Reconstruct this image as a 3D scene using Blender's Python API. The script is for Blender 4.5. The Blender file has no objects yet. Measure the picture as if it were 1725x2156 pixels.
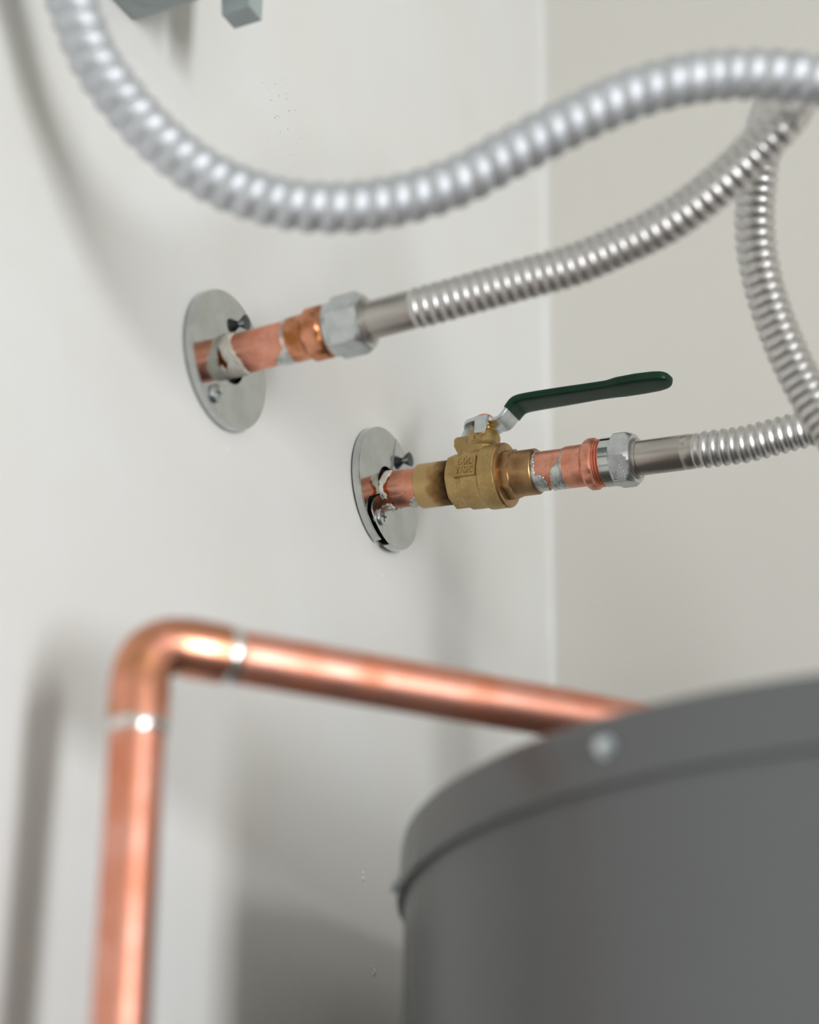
import bpy, bmesh, math, random
import numpy as np
from mathutils import Vector, Matrix, noise as mnoise

random.seed(7)
scene = bpy.context.scene
COL = scene.collection
MM = 0.001

# ------------------------------------------------------------------ camera geometry
# world: x = out of the left wall, y = along it towards the corner, z = up (metres)
CX, CY, FPX = 862.5, 1078.0, 4500.0
def unit(v):
    v = np.array(v, float); return v / np.linalg.norm(v)
UPC = unit([1000.0 - CX, -8790.0 - CY, FPX])            # zenith in camera axes (right, down, forward)
PXX = -9900.0
PYY = -(UPC[0] * PXX + UPC[2] * FPX) / UPC[1]
NC = -unit([PXX, PYY, FPX])                             # left wall's normal in camera axes
TC = -unit(np.cross(NC, UPC))                           # along the wall, away from the camera
CAM = np.array([0.52651597, -1.26760047, 1.164])
def rayw(x, y):
    r = np.array([(x - CX) / FPX, (y - CY) / FPX, 1.0])
    return np.array([NC @ r, TC @ r, UPC @ r])
def pd(x, y, d): return CAM + rayw(x, y) * d            # point at a given depth
def onx(x, y, X): r = rayw(x, y); return CAM + r * ((X - CAM[0]) / r[0])
def ony(x, y, Y): r = rayw(x, y); return CAM + r * ((Y - CAM[1]) / r[1])
def onz(x, y, Z): r = rayw(x, y); return CAM + r * ((Z - CAM[2]) / r[2])

cam_data = bpy.data.cameras.new('camera')
cam = bpy.data.objects.new('camera', cam_data)
COL.objects.link(cam)
right = np.array([NC[0], TC[0], UPC[0]]); down = np.array([NC[1], TC[1], UPC[1]]); fwd = np.array([NC[2], TC[2], UPC[2]])
M = Matrix.Identity(4)
for i in range(3):
    M[i][0] = right[i]; M[i][1] = -down[i]; M[i][2] = -fwd[i]; M[i][3] = CAM[i]
cam.matrix_world = M
cam_data.sensor_fit = 'HORIZONTAL'
cam_data.sensor_width = 24.0
cam_data.lens = FPX / 1725.0 * 24.0
cam_data.clip_start = 0.02
cam_data.dof.use_dof = True
cam_data.dof.focus_distance = 1.205
cam_data.dof.aperture_fstop = 2.7
scene.camera = cam

# ------------------------------------------------------------------ light and exposure
world = bpy.data.worlds.new('world'); scene.world = world
world.use_nodes = True
world.node_tree.nodes['Background'].inputs[0].default_value = (0.85, 0.92, 1.0, 1)
world.node_tree.nodes['Background'].inputs[1].default_value = 1.0
RX, RY, RZ = 3.4, -3.3, 2.6                              # room: x 0..RX, y RY..0, z 0..RZ
WIN = dict(y0=-2.56, y1=-1.90, z0=0.06, z1=2.10)         # unseen window added in the wall opposite, shaped to fit shadows and reflections
def area_light(name, loc, size, size_y, power, color, rot):
    d = bpy.data.lights.new(name, 'AREA'); d.shape = 'RECTANGLE'
    d.size = size; d.size_y = size_y; d.energy = power; d.color = color
    o = bpy.data.objects.new(name, d); COL.objects.link(o)
    o.location = loc; o.rotation_euler = rot
    return o
area_light('daylight', (RX + 0.16, (WIN['y0'] + WIN['y1']) / 2, (WIN['z0'] + WIN['z1']) / 2),
           WIN['z1'] - WIN['z0'], WIN['y1'] - WIN['y0'], 125.0, (0.955, 0.97, 1.0), (0, math.radians(90), 0))
vs = scene.view_settings
vs.view_transform = 'Standard'; vs.look = 'None'; vs.exposure = 0.0; vs.gamma = 1.0
vs.use_curve_mapping = False

# ------------------------------------------------------------------ materials
def srgb(r, g, b):
    def f(c):
        c /= 255.0
        return c / 12.92 if c <= 0.04045 else ((c + 0.055) / 1.055) ** 2.4
    return (f(r), f(g), f(b), 1.0)

def mat(name, col, metal=0.0, rough=0.5, spec=0.5, var=None, var_scale=60.0, var_lo=0.4, var_hi=0.65,
        bump=0.0, bump_scale=400.0, rough_var=0.0, coat=0.0, aniso=0.0, stretch=None, fine=None, fine_scale=900.0, fine_amt=0.5):
    m = bpy.data.materials.new(name); m.use_nodes = True
    nt = m.node_tree; N = nt.nodes; L = nt.links
    b = N['Principled BSDF']
    b.inputs['Base Color'].default_value = col
    b.inputs['Metallic'].default_value = metal
    b.inputs['Roughness'].default_value = rough
    b.inputs['Specular IOR Level'].default_value = spec
    b.inputs['Coat Weight'].default_value = coat
    b.inputs['Coat Roughness'].default_value = 0.12
    tc = N.new('ShaderNodeTexCoord')
    src = tc.outputs['Object']
    if stretch:
        mp = N.new('ShaderNodeMapping'); mp.inputs['Scale'].default_value = stretch
        L.new(src, mp.inputs[0]); src = mp.outputs[0]
    last = None
    if var:
        nz = N.new('ShaderNodeTexNoise'); nz.inputs['Scale'].default_value = var_scale; nz.inputs['Detail'].default_value = 6
        L.new(src, nz.inputs['Vector'])
        rp = N.new('ShaderNodeValToRGB')
        rp.color_ramp.elements[0].position = var_lo; rp.color_ramp.elements[1].position = var_hi
        rp.color_ramp.elements[0].color = col; rp.color_ramp.elements[1].color = var
        L.new(nz.outputs['Fac'], rp.inputs[0]); last = rp.outputs[0]
        if rough_var:
            mr = N.new('ShaderNodeMapRange'); mr.inputs['To Min'].default_value = rough; mr.inputs['To Max'].default_value = rough + rough_var
            mr.inputs['From Min'].default_value = var_lo; mr.inputs['From Max'].default_value = var_hi
            L.new(nz.outputs['Fac'], mr.inputs['Value']); L.new(mr.outputs[0], b.inputs['Roughness'])
    if fine:
        nz2 = N.new('ShaderNodeTexNoise'); nz2.inputs['Scale'].default_value = fine_scale; nz2.inputs['Detail'].default_value = 3
        L.new(src, nz2.inputs['Vector'])
        r2 = N.new('ShaderNodeMapRange'); r2.inputs['From Min'].default_value = 0.52; r2.inputs['From Max'].default_value = 0.72
        r2.inputs['To Max'].default_value = fine_amt
        L.new(nz2.outputs['Fac'], r2.inputs['Value'])
        mx = N.new('ShaderNodeMix'); mx.data_type = 'RGBA'
        L.new(r2.outputs[0], mx.inputs['Factor'])
        if last is not None: L.new(last, mx.inputs['A'])
        else: mx.inputs['A'].default_value = col
        mx.inputs['B'].default_value = fine
        last = mx.outputs['Result']
    if last is not None: L.new(last, b.inputs['Base Color'])
    if bump:
        nb = N.new('ShaderNodeTexNoise'); nb.inputs['Scale'].default_value = bump_scale; nb.inputs['Detail'].default_value = 4
        L.new(tc.outputs['Object'], nb.inputs['Vector'])
        bp = N.new('ShaderNodeBump'); bp.inputs['Strength'].default_value = bump; bp.inputs['Distance'].default_value = 0.0006
        L.new(nb.outputs['Fac'], bp.inputs['Height']); L.new(bp.outputs[0], b.inputs['Normal'])
    return m

WALLC = srgb(228, 228, 226)
M_wall = mat('wall_paint', WALLC, rough=0.42, spec=0.35, bump=0.05, bump_scale=160)
M_wall_r = mat('wall_paint_right', srgb(222, 220, 213), rough=0.45, spec=0.3, bump=0.05, bump_scale=160)
M_wall_o = mat('wall_paint_greyer', srgb(196, 194, 187), rough=0.6, var=srgb(192, 190, 183), var_scale=4)
M_ceil = mat('ceiling_paint', srgb(212, 211, 206), rough=0.8, var=srgb(207, 206, 200), var_scale=3)
M_floor = mat('concrete', srgb(104, 101, 95), rough=0.7, var=srgb(88, 85, 80), var_scale=6, bump=0.1, bump_scale=60)
M_copper = mat('copper', srgb(236, 170, 150), 1.0, 0.4, var=srgb(222, 146, 116), var_scale=55, rough_var=0.12, fine=srgb(170, 104, 80), fine_scale=350, fine_amt=0.25)
M_copper_s = mat('shiny_copper', srgb(236, 168, 146), 1.0, 0.25, var=srgb(220, 144, 116), var_scale=70, rough_var=0.1, fine=srgb(160, 96, 72), fine_scale=420, fine_amt=0.25)
M_copper_t = mat('tarnished_copper', srgb(232, 160, 134), 1.0, 0.3, var=srgb(176, 124, 76), var_scale=48, var_lo=0.45, var_hi=0.7, rough_var=0.16, fine=srgb(110, 62, 40), fine_scale=160, fine_amt=0.35)
M_copper_m = mat('matt_copper', srgb(236, 170, 146), 1.0, 0.42, var=srgb(224, 150, 124), var_scale=90, fine=srgb(140, 78, 56), fine_scale=420, fine_amt=0.22, bump=0.04)
M_copper_b = mat('heat_browned_copper', srgb(222, 154, 122), 1.0, 0.28, var=srgb(168, 108, 62), var_scale=110, var_lo=0.4, var_hi=0.62, rough_var=0.1)
M_brass = mat('cast_brass', srgb(194, 166, 114), 1.0, 0.46, var=srgb(180, 152, 102), var_scale=120, bump=0.35, bump_scale=1500, fine=srgb(120, 92, 50), fine_scale=700, fine_amt=0.35)
M_brass_b = mat('browned_brass', srgb(180, 146, 104), 1.0, 0.4, var=srgb(150, 114, 78), var_scale=90, bump=0.1, bump_scale=900)
M_brass_p = mat('polished_brass', srgb(226, 180, 96), 1.0, 0.2)
M_chrome = mat('chrome', srgb(200, 203, 201), 1.0, 0.1, var=srgb(187, 190, 188), var_scale=90, rough_var=0.06)
M_zinc = mat('zinc_plate', srgb(206, 209, 210), 1.0, 0.36, var=srgb(190, 194, 195), var_scale=200, bump=0.05, bump_scale=900)
M_zinc_h = mat('bright_zinc', srgb(214, 220, 222), 1.0, 0.3, var=srgb(196, 203, 206), var_scale=160, bump=0.05, bump_scale=700)
M_steel = mat('stainless_steel', srgb(208, 206, 204), 1.0, 0.36)
M_steel_t = mat('stainless_tube', srgb(198, 192, 186), 1.0, 0.33, var=srgb(182, 177, 171), var_scale=120, stretch=(0.2, 1, 1))
M_alu = mat('galvanised_conduit', srgb(212, 215, 219), 1.0, 0.6, var=srgb(204, 207, 211), var_scale=70)
M_solder = mat('solder', srgb(214, 217, 214), 1.0, 0.36, var=srgb(168, 172, 170), var_scale=260, bump=0.12, bump_scale=500, rough_var=0.1)
M_solder_b = mat('bright_solder', srgb(226, 228, 226), 1.0, 0.22, bump=0.3, bump_scale=500)
M_caulk = mat('white_filler', srgb(222, 219, 208), rough=0.6, var=srgb(196, 192, 180), var_scale=220, bump=0.6, bump_scale=700)
M_flux = mat('dried_flux', srgb(168, 84, 30), 0.6, 0.3, var=srgb(120, 52, 18), var_scale=200)
M_green = mat('green_vinyl', srgb(10, 54, 36), rough=0.3, spec=0.3, var=srgb(8, 46, 32), var_scale=70, bump=0.05, bump_scale=300)
M_tank = mat('grey_enamel', srgb(98, 100, 101), rough=0.27, spec=0.4, var=srgb(95, 97, 98), var_scale=5)
M_boxp = mat('grey_box_paint', srgb(160, 170, 170), rough=0.5, var=srgb(154, 164, 164), var_scale=60)
M_screw = mat('screw_steel', srgb(206, 213, 217), 1.0, 0.3)
M_drip = mat('white_paint_drip', srgb(240, 239, 235), rough=0.4, var=srgb(234, 233, 228), var_scale=200)
M_dark = mat('cavity_shade', srgb(30, 29, 28), rough=0.8, var=srgb(24, 23, 22), var_scale=30)  # near-black colour for the painted-in shade behind the wall plates
M_screw_d = mat('dark_screw', srgb(104, 108, 110), 1.0, 0.42, var=srgb(80, 84, 86), var_scale=300)
M_soot = None

def soot_material():
    m = mat('sooted_brass', srgb(196, 158, 92), 1.0, 0.4, bump=0.3, bump_scale=1300)
    nt = m.node_tree; N = nt.nodes; L = nt.links; b = N['Principled BSDF']
    tc = N.new('ShaderNodeTexCoord'); sp = N.new('ShaderNodeSeparateXYZ'); L.new(tc.outputs['Object'], sp.inputs[0])
    nz = N.new('ShaderNodeTexNoise'); nz.inputs['Scale'].default_value = 130; nz.inputs['Detail'].default_value = 8
    L.new(tc.outputs['Object'], nz.inputs['Vector'])
    a = N.new('ShaderNodeMath'); a.operation = 'MULTIPLY_ADD'; a.inputs[1].default_value = 0.014; L.new(nz.outputs['Fac'], a.inputs[0]); L.new(sp.outputs['X'], a.inputs[2])
    mr = N.new('ShaderNodeMapRange'); mr.inputs['From Min'].default_value = -0.0225; mr.inputs['From Max'].default_value = -0.0095
    L.new(a.outputs[0], mr.inputs['Value'])
    cr = N.new('ShaderNodeValToRGB')
    cr.color_ramp.elements[0].color = srgb(196, 166, 116); cr.color_ramp.elements[1].color = srgb(58, 44, 32)
    e = cr.color_ramp.elements.new(0.4); e.color = srgb(146, 112, 70)
    L.new(mr.outputs[0], cr.inputs[0]); L.new(cr.outputs[0], b.inputs['Base Color'])
    r = N.new('ShaderNodeMapRange'); r.inputs['To Min'].default_value = 0.4; r.inputs['To Max'].default_value = 0.7
    L.new(mr.outputs[0], r.inputs['Value']); L.new(r.outputs[0], b.inputs['Roughness'])
    return m
M_soot = soot_material()

def wall_specks(m, centre, rad):
    """tiny dark specks on the paint around one spot of the wall"""
    nt = m.node_tree; N = nt.nodes; L = nt.links; b = N['Principled BSDF']
    tc = N.new('ShaderNodeTexCoord')
    mp = N.new('ShaderNodeMapping'); mp.inputs['Scale'].default_value = (0, 1, 1)
    L.new(tc.outputs['Object'], mp.inputs[0])
    vo = N.new('ShaderNodeTexVoronoi'); vo.inputs['Scale'].default_value = 300; vo.inputs['Randomness'].default_value = 1.0
    L.new(mp.outputs[0], vo.inputs['Vector'])
    dist = N.new('ShaderNodeVectorMath'); dist.operation = 'DISTANCE'; dist.inputs[1].default_value = (0, centre[1], centre[2])
    L.new(mp.outputs[0], dist.inputs[0])
    fall = N.new('ShaderNodeMapRange'); fall.inputs['From Min'].default_value = 0.0; fall.inputs['From Max'].default_value = rad
    fall.inputs['To Min'].default_value = 0.17; fall.inputs['To Max'].default_value = 0.0
    L.new(dist.outputs['Value'], fall.inputs['Value'])
    sepc = N.new('ShaderNodeSeparateColor'); L.new(vo.outputs['Color'], sepc.inputs[0])
    rnd = N.new('ShaderNodeMath'); rnd.operation = 'MULTIPLY'; L.new(sepc.outputs[0], rnd.inputs[0]); L.new(fall.outputs[0], rnd.inputs[1])
    lt = N.new('ShaderNodeMath'); lt.operation = 'LESS_THAN'; L.new(vo.outputs['Distance'], lt.inputs[0]); L.new(rnd.outputs[0], lt.inputs[1])
    # soft cloudy stains on the paint
    nz = N.new('ShaderNodeTexNoise'); nz.inputs['Scale'].default_value = 9; nz.inputs['Detail'].default_value = 5; L.new(tc.outputs['Object'], nz.inputs['Vector'])
    cr = N.new('ShaderNodeValToRGB'); cr.color_ramp.elements[0].position = 0.4; cr.color_ramp.elements[1].position = 0.75
    cr.color_ramp.elements[0].color = WALLC; cr.color_ramp.elements[1].color = srgb(225, 223, 217); L.new(nz.outputs['Fac'], cr.inputs[0])
    mx = N.new('ShaderNodeMix'); mx.data_type = 'RGBA'
    L.new(lt.outputs[0], mx.inputs['Factor']); L.new(cr.outputs[0], mx.inputs['A']); mx.inputs['B'].default_value = srgb(120, 100, 84)
    L.new(mx.outputs['Result'], b.inputs['Base Color'])
wall_specks(M_wall, onx(590, 240, 0), 0.055)

# ------------------------------------------------------------------ mesh helpers
class MB:
    def __init__(s): s.v = []; s.f = []
    def add(s, vs, fs):
        o = len(s.v); s.v += [tuple(map(float, p)) for p in vs]; s.f += [tuple(i + o for i in f) for f in fs]
    def box(s, lo, hi):
        x0, y0, z0 = lo; x1, y1, z1 = hi
        s.add([(x0,y0,z0),(x1,y0,z0),(x1,y1,z0),(x0,y1,z0),(x0,y0,z1),(x1,y0,z1),(x1,y1,z1),(x0,y1,z1)],
              [(0,3,2,1),(4,5,6,7),(0,1,5,4),(1,2,6,5),(2,3,7,6),(3,0,4,7)])
    def rings(s, rings, closed_ends=True, loop=False):
        n = len(rings[0]); vs = [p for r in rings for p in r]; fs = []
        k = len(rings)
        for i in range(k if loop else k - 1):
            a = i * n; b = ((i + 1) % k) * n
            for j in range(n):
                j2 = (j + 1) % n
                fs.append((a + j, a + j2, b + j2, b + j))
        if closed_ends and not loop:
            fs.append(tuple(range(n - 1, -1, -1))); fs.append(tuple((k - 1) * n + j for j in range(n)))
        s.add(vs, fs)
    def lathe(s, prof, seg=72, axis='x', org=(0, 0, 0), closed=True, loop=False):
        """prof: (pos, radius or callable(theta)->radius)"""
        rs = []
        for x, r in prof:
            ring = []
            for j in range(seg):
                th = 2 * math.pi * j / seg
                rr = r(th) if callable(r) else r
                c, d = rr * math.cos(th), rr * math.sin(th)
                p = (x, c, d) if axis == 'x' else (c, d, x)
                ring.append((p[0] + org[0], p[1] + org[1], p[2] + org[2]))
            rs.append(ring)
        s.rings(rs, closed, loop)
    def prism(s, outline, a, b, plane='yz'):
        """outline polygon (2D) extruded between a and b; concave outlines are fine"""
        n = len(outline)
        def P(u, w, d): return {'yz': (d, u, w), 'xy': (u, w, d), 'xz': (u, d, w)}[plane]
        s.add([P(u, w, a) for u, w in outline] + [P(u, w, b) for u, w in outline],
              [tuple(range(n - 1, -1, -1)), tuple(range(n, 2 * n))] + [(i, (i + 1) % n, n + (i + 1) % n, n + i) for i in range(n)])
    def build(s, name, material, parent=None, smooth=True, angle=32, matrix=None):
        me = bpy.data.meshes.new(name); me.from_pydata(s.v, [], s.f)
        bm = bmesh.new(); bm.from_mesh(me)
        big = [f for f in bm.faces if len(f.verts) > 4]
        if big: bmesh.ops.triangulate(bm, faces=big, ngon_method='EAR_CLIP')
        bmesh.ops.recalc_face_normals(bm, faces=bm.faces[:]); bm.to_mesh(me); bm.free()
        if smooth:
            for p in me.polygons: p.use_smooth = True
            me.set_sharp_from_angle(angle=math.radians(angle))
        me.materials.append(material)
        o = bpy.data.objects.new(name, me); COL.objects.link(o)
        if parent is not None: o.parent = parent
        if matrix is not None: o.matrix_local = matrix
        return o

def tag(o, label=None, cat=None, group=None, kind=None):
    if label: o['label'] = label
    if cat: o['category'] = cat
    if group: o['group'] = group
    if kind: o['kind'] = kind
    return o
def thing(name, matrix, label, cat, group=None):
    o = bpy.data.objects.new(name, None); COL.objects.link(o); o.empty_display_size = 0.02
    o.matrix_world = matrix
    return tag(o, label, cat, group)
def frame(org, X, Y, Z):
    m = Matrix.Identity(4)
    for i in range(3):
        m[i][0] = X[i]; m[i][1] = Y[i]; m[i][2] = Z[i]; m[i][3] = org[i]
    return m
def loc(p): return Matrix.Translation(Vector([float(c) for c in p]))

def smooth_path(pts, step):
    """Catmull-Rom through pts, resampled at equal steps"""
    P = [np.array(p, float) for p in pts]
    P = [2 * P[0] - P[1]] + P + [2 * P[-1] - P[-2]]
    dense = []
    for i in range(1, len(P) - 2):
        p0, p1, p2, p3 = P[i - 1:i + 3]
        # centripetal parametrisation
        t0 = 0; t1 = t0 + np.linalg.norm(p1 - p0) ** .5; t2 = t1 + np.linalg.norm(p2 - p1) ** .5; t3 = t2 + np.linalg.norm(p3 - p2) ** .5
        for k in range(40):
            t = t1 + (t2 - t1) * k / 40
            A1 = (t1 - t) / (t1 - t0) * p0 + (t - t0) / (t1 - t0) * p1
            A2 = (t2 - t) / (t2 - t1) * p1 + (t - t1) / (t2 - t1) * p2
            A3 = (t3 - t) / (t3 - t2) * p2 + (t - t2) / (t3 - t2) * p3
            B1 = (t2 - t) / (t2 - t0) * A1 + (t - t0) / (t2 - t0) * A2
            B2 = (t3 - t) / (t3 - t1) * A2 + (t - t1) / (t3 - t1) * A3
            dense.append((t2 - t) / (t2 - t1) * B1 + (t - t1) / (t2 - t1) * B2)
    dense.append(P[-2])
    dense = np.array(dense)
    for _ in range(30):                                   # ease out small kinks
        dense[1:-1] = 0.25 * dense[:-2] + 0.5 * dense[1:-1] + 0.25 * dense[2:]
    d = np.r_[0, np.cumsum(np.linalg.norm(np.diff(dense, axis=0), axis=1))]
    n = max(2, int(round(d[-1] / step)))
    s = np.linspace(0, d[-1], n + 1)
    return np.c_[[np.interp(s, d, dense[:, k]) for k in range(3)]].T, s

def sweep(mb, path, svals, rfun, seg=40):
    T = np.gradient(path, axis=0); T /= np.linalg.norm(T, axis=1)[:, None]
    ref = np.array([0, 0, 1.0])
    if abs(T[0] @ ref) > 0.9: ref = np.array([1.0, 0, 0])
    u = unit(ref - T[0] * (ref @ T[0]))
    rings = []
    for i in range(len(path)):
        u = unit(u - T[i] * (u @ T[i])); w = np.cross(T[i], u)
        ring = []
        for j in range(seg):
            th = 2 * math.pi * j / seg
            r = rfun(svals[i], th)
            ring.append(path[i] + r * (math.cos(th) * u + math.sin(th) * w))
        rings.append(ring)
    mb.rings(rings)

def ngon_r(n, rflat, clip, phase):
    """radius of a regular n-gon (apothem rflat) clipped by a circle; phase = angle of a vertex"""
    step = 2 * math.pi / n
    def f(th):
        a = ((th - phase) % step) - step / 2
        return min(rflat / math.cos(a), clip)
    return f

def text_mesh(body, size, extrude, bevel=0.0):
    cu = bpy.data.curves.new('lettering', 'FONT'); cu.body = body; cu.size = size; cu.extrude = extrude
    cu.bevel_depth = bevel; cu.bevel_resolution = 1
    cu.offset = 0.00003 if bevel else 0.0; cu.space_character = 1.08
    cu.align_x = 'CENTER'; cu.align_y = 'CENTER'; cu.space_line = 0.95; cu.resolution_u = 3
    o = bpy.data.objects.new('lettering', cu); COL.objects.link(o)
    bpy.context.view_layer.update()
    me = bpy.data.meshes.new_from_object(o.evaluated_get(bpy.context.evaluated_depsgraph_get()))
    bpy.data.objects.remove(o); bpy.data.curves.remove(cu)
    me.name = 'lettering'
    return me
def add_text(name, body, size, extrude, material, parent, matrix, bevel=0.0):
    me = text_mesh(body, size, extrude, bevel); me.materials.clear(); me.materials.append(material)
    o = bpy.data.objects.new(name, me); COL.objects.link(o); o.parent = parent; o.matrix_local = matrix
    return o

# ------------------------------------------------------------------ the room
def structure(name, mb, m, parent=None, **k):
    o = mb.build(name, m, parent, **k); o['kind'] = 'structure'; return o
mb = MB(); mb.box((-0.1, RY - 0.1, 0), (0, 0.1, RZ)); wall_left = structure('wall_left', mb, M_wall, smooth=False)
tag(wall_left, 'smooth off-white painted wall carrying both chrome wall plates', 'wall')
mb = MB(); mb.box((0, 0, 0), (RX + 0.1, 0.1, RZ)); tag(structure('wall_right', mb, M_wall_r, smooth=False), 'plain off-white painted wall behind the valve handle', 'wall')
mb = MB(); mb.box((-0.1, RY - 0.1, -0.1), (RX + 0.1, 0.1, 0)); tag(structure('floor', mb, M_floor, smooth=False), 'grey concrete floor under the water heater', 'floor')
mb = MB(); mb.box((-0.1, RY - 0.1, RZ), (RX + 0.1, 0.1, RZ + 0.1)); tag(structure('ceiling', mb, M_ceil, smooth=False), 'white painted ceiling of the heater closet', 'ceiling')
mb = MB(); mb.box((0, RY - 0.1, 0), (RX + 0.1, RY, RZ)); tag(structure('wall_back', mb, M_wall_o, smooth=False), 'off-white wall behind the photographer', 'wall')
mb = MB()
mb.box((RX, RY, 0), (RX + 0.1, WIN['y0'], RZ)); mb.box((RX, WIN['y1'], 0), (RX + 0.1, 0, RZ))
mb.box((RX, WIN['y0'], 0), (RX + 0.1, WIN['y1'], WIN['z0'])); mb.box((RX, WIN['y0'], WIN['z1']), (RX + 0.1, WIN['y1'], RZ))
tag(structure('wall_front', mb, M_wall_o, smooth=False), 'off-white wall with an added window, facing the pipes', 'wall')
mb = MB()
y0, y1, z0, z1 = WIN['y0'], WIN['y1'], WIN['z0'], WIN['z1']
for lo, hi in (((y0 - .04, z0 - .04), (y1 + .04, z0)), ((y0 - .04, z1), (y1 + .04, z1 + .04)), ((y0 - .04, z0), (y0, z1)), ((y1, z0), (y1 + .04, z1))):
    mb.box((RX - 0.012, lo[0], lo[1]), (RX + 0.002, hi[0], hi[1]))
tag(structure('added_window_1', mb, M_ceil, smooth=False), 'white frame of an unseen open window added for the light', 'window')
# caulked corner bead where the two walls meet
mb = MB()
R = 0.006
outl = [(-0.001, 0.001)] + [(R - R * math.cos(a), -R + R * math.sin(a)) for a in np.linspace(0, math.pi / 2, 7)]
outl = [(-0.001, 0.001), (-0.001, -R)] + [(R - R * math.cos(a), -R + R * math.sin(a)) for a in np.linspace(0.02, math.pi / 2 - 0.02, 7)] + [(R, 0.001)]
mb.prism(outl, 0.0, RZ, 'xy')
tag(structure('trim_1', mb, M_wall, angle=60), 'painted caulk bead filling the wall corner', 'trim')
# paint drips and plaster chips stuck on the left wall
for px, py, r in ((764, 1838, 1.3), (765, 1850, 1.5), (781, 2036, .9), (789, 2046, 1.6), (794, 2033, .8), (786, 2052, 1.0), (806, 1214, .9), (479, 947, 1.1)):
    p = onx(px, py, 0); mb = MB()
    k = r * MM
    mb.lathe([(-0.0004, k * 0.9), (0.0, k), (k * 0.25, k * 0.8), (k * 0.4, k * 0.4)], 10)
    o = mb.build('paint_drip', M_drip, wall_left); o.location = p; o.scale = (1, 0.8 + random.random() * .4, 1 + random.random() * .5)

# ------------------------------------------------------------------ water heater
KT = 0.96                                                # tank size; its outline fixes size over distance
TX, TY, TZ = CAM[0] + KT * (0.3129 - CAM[0]), CAM[1] + KT * (-0.2399 - CAM[1]), CAM[2] + KT * (1.4501 - CAM[2])
tank = thing('water_heater', loc((TX, TY, 0)), 'large grey enamelled water heater tank with a screwed-on lid', 'water heater')
mb = MB()
def tz(z): return TZ + KT * (z - 1.4501)
mb.lathe([(0.0, 0.262 * KT), (0.004, 0.266 * KT), (0.035, 0.266 * KT), (0.04, 0.2695 * KT), (tz(1.424), 0.2695 * KT), (tz(1.426), 0.25 * KT)], 160, 'z')
mb.build('tank_body', M_tank, tank)
mb = MB()
mb.lathe([(tz(z), r * KT) for z, r in ((1.4195, 0.268), (1.4190, 0.2715), (1.4195, 0.2726), (1.4215, 0.2729), (1.4240, 0.2722), (1.444, 0.2712), (1.4482, 0.2703), (1.4498, 0.268), (1.4503, 0.262), (1.451, 0.2))], 160, 'z')
mb.build('lid', M_tank, tank)
def cyl_hit(px, py, R):
    r = rayw(px, py); a = r[0] ** 2 + r[1] ** 2; ox, oy = CAM[0] - TX, CAM[1] - TY
    b = ox * r[0] + oy * r[1]; c = ox * ox + oy * oy - R * R; D = max(b * b - a * c, 0)
    return CAM + r * ((-b - math.sqrt(D)) / a)
for px, py in ((1277, 1574), (843, 1864)):
    h = cyl_hit(px, py, 0.2718 * KT); ang = math.atan2(h[1] - TY, h[0] - TX)
    mb = MB()
    mb.lathe([(-0.001, 0.0036), (0.0006, 0.0044), (0.0012, 0.0044), (0.0013, 0.0034)], 24)
    mb.lathe([(0.0012, ngon_r(6, .0030, .0034, 0)), (0.0038, ngon_r(6, .0030, .0034, 0)), (0.0044, ngon_r(6, .0026, .0029, 0))], 24)
    o = mb.build('lid_screw', M_screw, tank)
    o.matrix_local = Matrix.Translation((h[0] - TX, h[1] - TY, h[2])) @ Matrix.Rotation(ang, 4, 'Z')
NIP = [(0.335, -0.345), (0.415, -0.205)]
def end_fitting(parent, nx, ny):
    mb = MB(); mb.lathe([(TZ + 0.0012, 0.0165), (TZ + 0.002, ngon_r(6, .0145, .0165, 0)), (TZ + 0.014, ngon_r(6, .0145, .0165, 0)), (TZ + 0.015, 0.0135), (TZ + 0.0151, 0.0108), (TZ + 0.027, 0.0108), (TZ + 0.0272, 0.009)], 48, 'z', (nx, ny, 0))
    mb.build('end_nut', M_zinc, parent, angle=18, matrix=parent.matrix_world.inverted())

# ------------------------------------------------------------------ relief discharge pipe (copper)
ELB = pd(300, 1348, 0.860)
FAR = onz(1230, 1511, ELB[2])
hd = unit(FAR - ELB)
END = ELB + hd * 0.325
dis = thing('discharge_pipe', loc((ELB[0], ELB[1], 0.12)), 'soldered copper pipe elbowing down the wall from behind the grey tank', 'pipe')
O = np.array([ELB[0], ELB[1], 0.12])
RB = 0.0165
vd = unit((0.013, 0, -1.0))                              # the drop is a touch out of plumb
def tube(mb, a, b, r, seg=56, ri=None):
    a = np.array(a, float); b = np.array(b, float); n = 6
    path = np.array([a + (b - a) * k / n for k in range(n + 1)])
    sweep(mb, path, np.linspace(0, 1, n + 1), lambda s, th: r, seg)
zdir = np.array([0, 0, 1.0])
mb = MB(); tube(mb, ELB + vd * (ELB[2] - 0.12) - O, ELB + vd * (RB + 0.004) - O, 0.0111); mb.build('vertical_pipe', M_copper, dis)
mb = MB(); tube(mb, ELB + hd * (RB + 0.004) - O, END - hd * (RB - 0.001) - O, 0.0111); mb.build('horizontal_pipe', M_copper, dis)
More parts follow.
